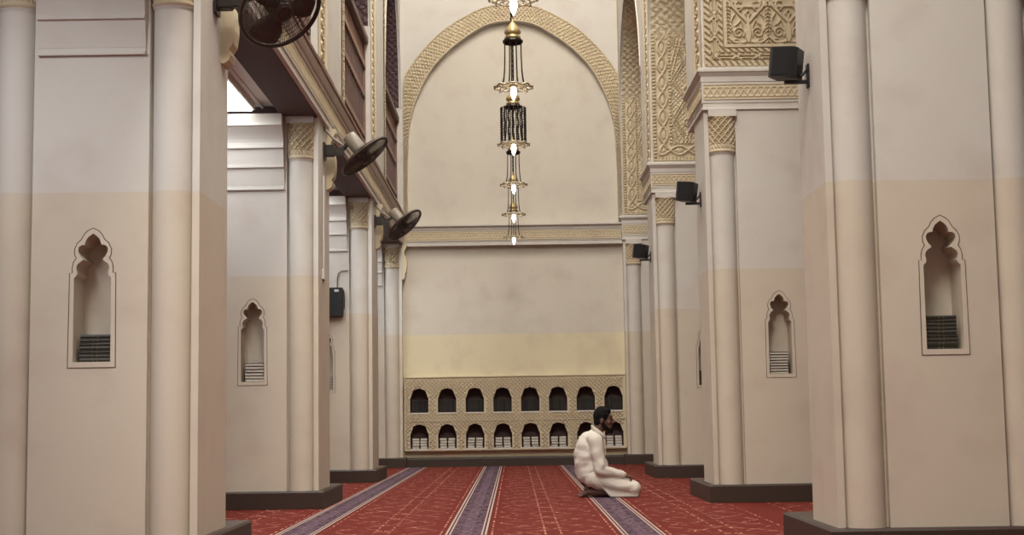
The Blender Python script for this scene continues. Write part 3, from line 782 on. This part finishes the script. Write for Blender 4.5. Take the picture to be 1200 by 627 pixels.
# relief studs over the face, leaving a plain margin around every opening
st = MB(); p = .066
HW = [(z, x) for x, z in H_[1:]]
def in_open(x, z, mar):
    for zb in ROWS:
        if zb-mar*.8 < z < zb+.393+mar:
            for cx in CXS:
                dx = abs(x-cx); t = min(max(z-zb, 0), .393)
                w = .149 if t < .238 else float(np.interp(t, [a for a, _ in HW], [b for _, b in HW]))
                if dx < w+mar: return True
    return False
nx = int((BX1-BX0-.03)/(p/2)); nz = int((BZ1-BZ0-.03)/(p/2))
for i in range(nx):
    for j in range(nz):
        if (i+j) % 2: continue
        x = BX0+.02+i*p/2; z = BZ0+.02+j*p/2
        if in_open(x, z, .026): continue
        r = .025; y = -.105
        st.add([(x-r,y,z),(x,y,z-r),(x+r,y,z),(x,y,z+r),(x-r*.7,y-.022,z),(x,y-.022,z-r*.7),(x+r*.7,y-.022,z),(x,y-.022,z+r*.7)], [(0,1,5,4),(1,2,6,5),(2,3,7,6),(3,0,4,7),(4,5,6,7)])
st.build('carved_lattice', M['carved'], bc)
fm = MB(); 
for z in (BZ1-.006, BZ0+.006, .745): fm.box((BX0, -.126, z-.007), (BX1, -.104, z+.007))
for x in (BX0+.006, BX1-.006): fm.box((x-.007, -.126, BZ0), (x+.007, -.104, BZ1))
fm.build('edge_fillet', M['carved'], bc)
for zb in ROWS:
    for cx in CXS:
        nb = MB(); d = .26; y0, y1 = -.088, -.088+d; z0, z1 = zb-.002, zb+.40; x0, x1 = cx-.158, cx+.158
        nb.add([(x0,y0,z0),(x1,y0,z0),(x1,y0,z1),(x0,y0,z1),(x0,y1,z0),(x1,y1,z0),(x1,y1,z1),(x0,y1,z1)], [(0,1,5,4),(1,2,6,5),(2,3,7,6),(3,0,4,7),(4,5,6,7)])
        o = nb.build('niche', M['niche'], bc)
        MB().box((cx-.146, -.128, zb-.02), (cx+.146, -.09, zb)).build('sill', M['white'], o)
# open the wall behind the bookcase: the recess wall keeps a pocket there
rw = [o for o in wb.children if o.name.startswith('recess_wall')][0]
me = bpy.data.meshes.new('recess_wall'); 
w = MB(); w.poly([(-9,0),(10,0),(10,TOPZ),(-9,TOPZ)], .3, lambda a, c, d: (a, d, c), [[(BX0+.02,BZ0+.01),(BX1-.02,BZ0+.01),(BX1-.02,BZ1-.05),(BX0+.02,BZ1-.05)]])
me.from_pydata(w.v, [], w.f); me.materials.append(M['yellow']); me.update(); rw.data = me

# ------------------------------------------------------------------ books
ORD = ('first', 'second', 'third', 'fourth', 'fifth', 'sixth', 'seventh', 'eighth', 'ninth', 'tenth', 'eleventh')
def book_cover_mesh(W, D, T, out):
    """a book lying flat, spine (or page edge) towards -y; cover boards and rounded spine"""
    c = MB(); t = .003
    c.box((-W/2, -D/2, 0), (W/2, D/2, t)); c.box((-W/2, -D/2, T-t), (W/2, D/2, T))
    if out == 'spine':
        n = 6; pts = [(-D/2 - .006*math.sin(PI*i/n), T*i/n) for i in range(n+1)]
        c.poly(pts + [(-D/2+.004, T), (-D/2+.004, 0)], W, lambda a, b, d: (-W/2+d, a, b))
    else:
        c.box((-W/2, D/2-.004, 0), (W/2, D/2, T))
    return c
def make_flat_book(W, D, T, out, cover, name='book'):
    r = empty(name)
    book_cover_mesh(W, D, T, out).build('cover', cover, r)
    e = .006
    MB().box((-W/2+e, -D/2+(.005 if out == 'pages' else .004), .003), (W/2-e, D/2-.005, T-.003)).build('page_block', M['pages'], r)
    if out == 'spine':
        g = MB()
        for x in (-.07, .07): g.box((W*x-.002, -D/2-.0072, T*.15), (W*x+.002, -D/2-.003, T*.85))
        g.box((-W/2, -D/2-.004, -.0004), (W/2, -D/2+.002, .0014))
        g.build('gilt_band', M['gilt'], r)
    return r
STACK = [  # pillar side, bay, books, thickness, what faces out, cover, where
    (-1, 0, 7, .0225, 'spine', 'bookgreen', 'niche of the left edge pillar'),
    (1, 0, 9, .0215, 'spine', 'bookgreen', 'niche of the right edge pillar'),
    (-1, 1, 6, .0290, 'pages', 'bookblack', 'niche beside the second fan pillar'),
    (1, 1, 8, .0255, 'pages', 'bookblack', 'niche below the scroll-carved panel'),
    (-1, 2, 7, .0255, 'pages', 'bookbrown', 'half-hidden niche below the wall box'),
    (1, 2, 7, .0265, 'spine', 'bookgreen', 'half-hidden niche behind the right pillar row')]
for s, k, n, T, out, cov, where in STACK:
    proto = None; cx = (XR + .645) if s > 0 else (XL - .605)
    lo = -.012*s
    for i in range(n):
        if proto is None: proto = make_flat_book(.178, .13, T-.0008, out, M[cov]); o = proto
        else: o = copy_tree(proto)
        o.location = (cx + lo + random.uniform(-.003, .003), YK[k] + .10 + random.uniform(-.004, .004), 1.164 + i*T)
        o.rotation_euler = (0, 0, random.uniform(-.03, .03))
        look = 'dark spine out' if out == 'spine' else 'pale pages out'
        tag(o, 'flat book, %s, %s up in the %s' % (look, ORD[i], where), 'book', 'books stacked in the ' + where)
# end wall: dark books standing above, pale stacks below
def standing_mesh(W, D, H, name):
    c = MB(); n = 5; pts = [(-W/2 + W*i/n, -D/2 - .005*math.sin(PI*i/n)) for i in range(n+1)] + [(W/2, D/2), (-W/2, D/2)]
    c.poly(pts, H, lambda a, b, d: (a, b, d))
    for z in (.12, .2, .78, .86): c.box((-W/2-.0003, -D/2-.006, H*z), (W/2+.0003, -D/2+.002, H*z+.003))
    return c
vm = []
for i, (mt, H) in enumerate((('bookgreen', .200), ('bookblack', .204), ('bookbrown', .197))):
    o = standing_mesh(.0285, .16, H, 'book').build('book', M[mt]); vm.append(o)
used = set()
for c, cx in enumerate(CXS):
    for j in range(9):
        i = random.randrange(3)
        if i not in used: o = vm[i]; used.add(i)
        else: o = vm[i].copy(); C.objects.link(o)
        o.location = (cx - .122 + .0300*j + .001, FY + .135 + random.uniform(-.006, .006), .8785)
        tag(o, 'dark upright book, %s from the left in the %s upper niche of the bookcase' % (ORD[j], ORD[c]), 'book', 'dark books standing in the upper niches')
for o in vm:
    if o.get('label') is None: bpy.data.objects.remove(o)
proto = None
for c, cx in enumerate(CXS):
    for side in (-1, 1):
        nb = 4; T = .0425
        for j in range(nb):
            if proto is None: proto = make_flat_book(.118, .15, T-.001, 'pages', M['bookblack']); o = proto
            else: o = copy_tree(proto)
            o.location = (cx + side*(.067 + random.uniform(-.004, .003)), FY + .13 + random.uniform(-.008, .012), .2985 + j*T); o.rotation_euler = (0, 0, random.uniform(-.05, .05))
            tag(o, 'pale-edged flat book, %s up in the %s pile, %s lower niche of bookcase' % (ORD[j], 'left' if side < 0 else 'right', ORD[c]), 'book', 'pale books lying in the lower niches')

# ------------------------------------------------------------------ the kneeling man
PX, PY = .90, 14.40
def blob(voxel, parts, name, mat, parent=None, smooth=6, disp=None):
    """fuse overlapping shapes into one continuous skin"""
    m = MB()
    for p in parts:
        if p[0] == 'e': m.ball(p[1], p[2], 20, p[3] if len(p) > 3 else None)
        elif p[0] == 'c':
            a, b, ra, rb = Vector(p[1]), Vector(p[2]), p[3], p[4]
            m.tube([a, a.lerp(b, .5), b], [ra, (ra+rb)/2, rb], 16); m.ball(a, ra, 14); m.ball(b, rb, 14)
        elif p[0] == 'p': m.poly(p[1], p[3]-p[2], lambda a, c, d, y=p[2]: (a, y+d, c))
    me = bpy.data.meshes.new(name); me.from_pydata(m.v, [], m.f)
    bm = bmesh.new(); bm.from_mesh(me); bmesh.ops.recalc_face_normals(bm, faces=bm.faces); bm.to_mesh(me); bm.free()
    o = link(name, me)
    md = o.modifiers.new('r', 'REMESH'); md.mode = 'VOXEL'; md.voxel_size = voxel
    sm = o.modifiers.new('s', 'SMOOTH'); sm.iterations = smooth; sm.factor = .5
    dg = bpy.context.evaluated_depsgraph_get(); dg.update()
    new = bpy.data.meshes.new_from_object(o.evaluated_get(dg)); bpy.data.objects.remove(o)
    if disp:
        co = np.empty(len(new.vertices)*3); new.vertices.foreach_get('co', co); co = co.reshape(-1, 3)
        no_ = np.empty(len(new.vertices)*3); new.vertices.foreach_get('normal', no_); no_ = no_.reshape(-1, 3)
        co += no_*disp(co)[:, None]; co[:, 2] = np.maximum(co[:, 2], .003); new.vertices.foreach_set('co', co.ravel())
    new.polygons.foreach_set('use_smooth', [True]*len(new.polygons))
    new.materials.clear(); new.materials.append(mat); new.name = name; new.update()
    return link(name, new, parent)
def L(x, y, z): return (x-PX, y, z)
body = []
# head
body += [('e', L(.880, 0, .790), (.086, .074, .098)), ('e', L(.915, 0, .755), (.062, .062, .085)), ('e', L(.930, 0, .690), (.047, .050, .050)), ('e', L(.948, 0, .662), (.028, .034, .026)),
         ('e', L(.958, 0, .795), (.022, .05, .022)), ('c', L(.968, 0, .780), L(.990, 0, .738), .010, .0155), ('e', L(.980, .014, .733), (.012, .010, .010)), ('e', L(.980, -.014, .733), (.012, .010, .010)),
         ('e', L(.972, 0, .704), (.012, .024, .008)), ('e', L(.970, 0, .692), (.012, .022, .008)), ('e', L(.94, -.045, .735), (.022, .02, .025)), ('e', L(.94, .045, .735), (.022, .02, .025))]
for sy in (-1, 1):
    body += [('e', L(.868, sy*.076, .755), (.022, .009, .032)), ('e', L(.865, sy*.079, .738), (.012, .009, .014))]
body += [('c', L(.860, 0, .715), L(.800, 0, .600), .056, .062)]
# trunk, arms, legs under the clothing
body += [('e', L(.752, 0, .47), (.120, .150, .150)), ('e', L(.745, 0, .31), (.125, .150, .150)), ('e', L(.745, 0, .19), (.11, .16, .10)), ('c', L(.775, -.14, .565), L(.775, .14, .565), .055, .055)]
body += [('c', L(.80, -.17, .555), L(.835, -.215, .285), .045, .037), ('c', L(.835, -.215, .285), L(1.045, -.150, .222), .035, .024),
         ('c', L(.80, .17, .555), L(.830, .215, .285), .045, .037), ('c', L(.830, .215, .285), L(1.02, .150, .232), .035, .024)]
def hand(y, x0, z0, dy):
    h = [('c', L(x0, y, z0), L(x0+.03, y+dy*.003, z0-.006), .022, .024), ('e', L(x0+.045, y, z0-.012), (.040, .038, .016)), ('e', L(x0+.062, y, z0-.016), (.03, .040, .015))]
    for i, (ln, dz) in enumerate(((.9, 0), (1.05, .002), (1.0, .001), (.8, -.002))):
        yy = y + (i-1.5)*.0205
        a = L(x0+.075, yy, z0-.014+dz); b = L(x0+.075+.026*ln, yy*1.0, z0-.022+dz); c = L(x0+.075+.032*ln, yy, z0-.046+dz); d = L(x0+.075+.020*ln, yy, z0-.062+dz)
        h += [('c', a, b, .0088, .0082), ('c', b, c, .0082, .0076), ('c', c, d, .0076, .0070)]
    h += [('c', L(x0+.03, y+dy*.03, z0-.008), L(x0+.062, y+dy*.056, z0-.014), .0125, .0095), ('c', L(x0+.062, y+dy*.056, z0-.014), L(x0+.088, y+dy*.054, z0-.026), .0095, .0078)]
    return h
body += hand(-.130, 1.038, .220, 1) + hand(.130, 1.015, .230, -1)
for sy in (-1, 1):
    y = sy*.105
    body += [('c', L(.77, y, .165), L(1.165, sy*.115, .085), .080, .055), ('c', L(1.165, sy*.115, .062), L(.80, y*.8, .056), .050, .044), ('c', L(.80, y*.8, .052), L(.73, y*.75, .056), .040, .036),
             ('c', L(.735, y*.75, .058), L(.668, y*.7, .032), .034, .026), ('c', L(.668, y*.7, .030), L(.638, y*.7, .020), .026, .015), ('e', L(.715, y*.75, .085), (.03, .03, .03))]
    for i in range(5): body.append(('c', L(.655, y*.7+(i-2)*.014, .018), L(.628+abs(i-1)*.003, y*.7+(i-2)*.015, .012), .010, .008))
person = blob(.0055, body, 'person', M['skin'], None, 3)
person.location = (PX, PY, 0)
tag(person, 'man in a white robe kneeling on the carpet, facing right, hands in lap', 'person')
# robe
rng = np.random.RandomState(3)
robe = [('e', L(.752, 0, .475), (.148, .190, .165)), ('e', L(.742, 0, .34), (.157, .185, .170)), ('e', L(.744, 0, .41), (.157, .19, .16)), ('e', L(.748, 0, .27), (.155, .19, .15)), ('e', L(.752, 0, .215), (.145, .195, .105)), ('e', L(.745, 0, .575), (.095, .15, .075)),
        ('c', L(.775, -.145, .572), L(.775, .145, .572), .070, .070), ('c', L(.815, 0, .625), L(.79, 0, .57), .066, .095), ('e', L(.83, 0, .30), (.10, .15, .12))]
for sy in (-1, 1):
    robe += [('c', L(.795, sy*.165, .560), L(.835, sy*.215, .275), .074, .056), ('c', L(.835, sy*.215, .270), L(1.045, sy*.150, .224), .055, .036), ('c', L(1.04, sy*.151, .225), L(1.062, sy*.145, .220), .035, .033),
             ('c', L(.77, sy*.11, .190), L(1.165, sy*.120, .082), .100, .074), ('c', L(1.165, sy*.120, .074), L(1.0, sy*.115, .060), .070, .056), ('e', L(1.165, sy*.12, .075), (.076, .085, .070))]
robe += [('p', [(.935-PX, .004), (1.20-PX, .004), (1.22-PX, .06), (1.15-PX, .135), (.95-PX, .18), (.80-PX, .18), (.72-PX, .16), (.79-PX, .125), (.86-PX, .085)], -.175, .175)]
def folds(co):
    x, y, z = co[:, 0]+PX, co[:, 1], co[:, 2]
    tf = lambda t, k: (2/PI)*np.arcsin(np.clip(np.sin(t), -1, 1))**k          # creases with sharper crests
    f = .0075*tf(46*(z*.9 + .42*x) + 3*np.sin(9*x+4*y), 1)*np.clip((.23-z)/.1, 0, 1)*np.clip((x-.72)/.1, 0, 1)
    f += .0075*tf(36*(z - .9*(x-.75)) + 2.4*np.sin(12*y), 1)*np.exp(-((z-.37)/.13)**2)*np.clip((.90-x)/.05, 0, 1)
    f += .0060*tf(62*(x*.5+z) + 5*y, 1)*np.exp(-((x-.86)/.06)**2)*np.exp(-((z-.28)/.10)**2)
    f += .0050*tf(70*x + 30*z, 1)*np.clip((x-.92)/.04, 0, 1)*np.exp(-((z-.225)/.04)**2)
    f += .0040*np.array([noise.noise(Vector((a*14, b*14, c*14))) for a, b, c in co])
    return f
rb = blob(.0085, robe, 'robe', M['cloth'], person, 4, folds)
col = MB(); vs = []; fs = []; prof = ((.074, -.050), (.071, -.020), (.069, .0), (.066, .004), (.064, -.002), (.065, -.040))
for i in range(32):
    a = 2*PI*i/32
    for r, h in prof: vs.append((.836-PX + (r+.002)*math.cos(a) - .10*h, (r-.004)*math.sin(a), .662 - .050*math.cos(a) + h))
for i in range(32):
    for q in range(len(prof)): fs.append((i*6+q, i*6+(q+1) % 6, ((i+1) % 32)*6+(q+1) % 6, ((i+1) % 32)*6+q))
col.add(vs, fs, True); col.build('collar', M['cloth'], rb)
MB().tube([L(.905, -.01, .60), L(.908, -.01, .50), L(.900, -.01, .42)], .004, 6).build('placket', M['cloth'], rb)
for sy in (-1, 1):
    c = MB(); a = Vector(L(1.055, sy*.147, .222)); n_ = Vector((.02, -sy*.006, -.005)).normalized(); r_ = n_.to_track_quat('Z', 'Y').to_matrix()
    c.tube([a + r_ @ Vector((.036*math.cos(2*PI*i/20), .036*math.sin(2*PI*i/20), 0)) for i in range(20)], .005, 6, closed=True); c.build('cuff', M['cloth'], rb)
# hair and beard
blob(.005, [('e', L(.874, 0, .800), (.088, .081, .100)), ('e', L(.834, 0, .752), (.044, .066, .072)), ('c', L(.85, -.066, .76), L(.90, -.068, .815), .016, .016), ('c', L(.85, .066, .76), L(.90, .068, .815), .016, .016), ('e', L(.90, 0, .845), (.068, .062, .040))], 'hair', M['hair'], person, 3)
blob(.005, [('e', L(.952, 0, .652), (.034, .040, .032)), ('c', L(.945, -.02, .655), L(.885, -.062, .705), .026, .015), ('c', L(.945, .02, .655), L(.885, .062, .705), .026, .015), ('c', L(.885, -.064, .705), L(.882, -.068, .765), .013, .010), ('c', L(.885, .064, .705), L(.882, .068, .765), .013, .010),
            ('c', L(.975, -.022, .700), L(.968, -.034, .670), .008, .010), ('c', L(.975, .022, .700), L(.968, .034, .670), .008, .010), ('c', L(.983, -.018, .716), L(.983, .018, .716), .006, .006)], 'beard', M['hair'], person, 2)
for sy in (-1, 1):
    MB().ball(L(.966, sy*.030, .768), (.010, .012, .009), 10).build('eye', M['eye'], person)
    MB().tube([L(.968, sy*.016, .792), L(.970, sy*.032, .797), L(.955, sy*.052, .790)], [.004, .005, .003], 6).build('eyebrow', M['hair'], person)

# ------------------------------------------------------------------ light
wd = bpy.data.worlds.new('World'); bpy.context.scene.world = wd; wd.use_nodes = True
wd.node_tree.nodes['Background'].inputs[0].default_value = (1.0, .95, .89, 1); wd.node_tree.nodes['Background'].inputs[1].default_value = .36
def area(name, loc, size, power, col, rot=(0,0,0), sy=None):
    l = bpy.data.lights.new(name, 'AREA'); l.energy = power; l.color = col; l.size = size
    if sy: l.shape = 'RECTANGLE'; l.size_y = sy
    o = bpy.data.objects.new(name, l); C.objects.link(o); o.location = loc; o.rotation_euler = rot; return o
COOL = (.96, .98, 1.0); WARM = (1.0, .955, .89)
for i, y in enumerate((6.0, 10.5, 14.5, 18.2)):
    area('nave overhead fill', (.0, y, 11.3), 2.2, 250 if i < 3 else 390, WARM, (0 if i < 3 else math.radians(30), 0, 0), sy=3.0)  # added fill lights with no visible fixture; the last is tilted at the end wall
area('far aisle fill', (6.5, 13.0, 8.8), 2.0, 40, WARM, sy=2.0)  # added fill with no visible fixture, for the far row pillar
area('rear nave fill', (0, 2.6, 11.3), 3.0, 1000, WARM, (math.radians(22), 0, 0), 2.4)  # unseen fill added high over the near nave to light the pillar fronts
area('aisle fluorescent', (-2.9, 5.7, 3.62), .6, 85, COOL, sy=2.6)

# ------------------------------------------------------------------ camera
F, A, R, H = 1680.0, math.atan(172/1680), 0.0153, .83
cam = bpy.data.cameras.new('Camera'); cam.sensor_width = 36; cam.lens = F/1200*36; cam.clip_end = 200
co = bpy.data.objects.new('Camera', cam); C.objects.link(co); co.location = (0, 0, H)
co.matrix_world = Matrix.Translation((0, 0, H)) @ Matrix.Rotation(PI/2 + A, 4, 'X') @ Matrix.Rotation(-R, 4, 'Z')
sc = bpy.context.scene; sc.camera = co
sc.view_settings.view_transform = 'Standard'; sc.view_settings.look = 'None'; sc.view_settings.gamma = 1; sc.view_settings.use_curve_mapping = False
sc.view_settings.exposure = 0.04
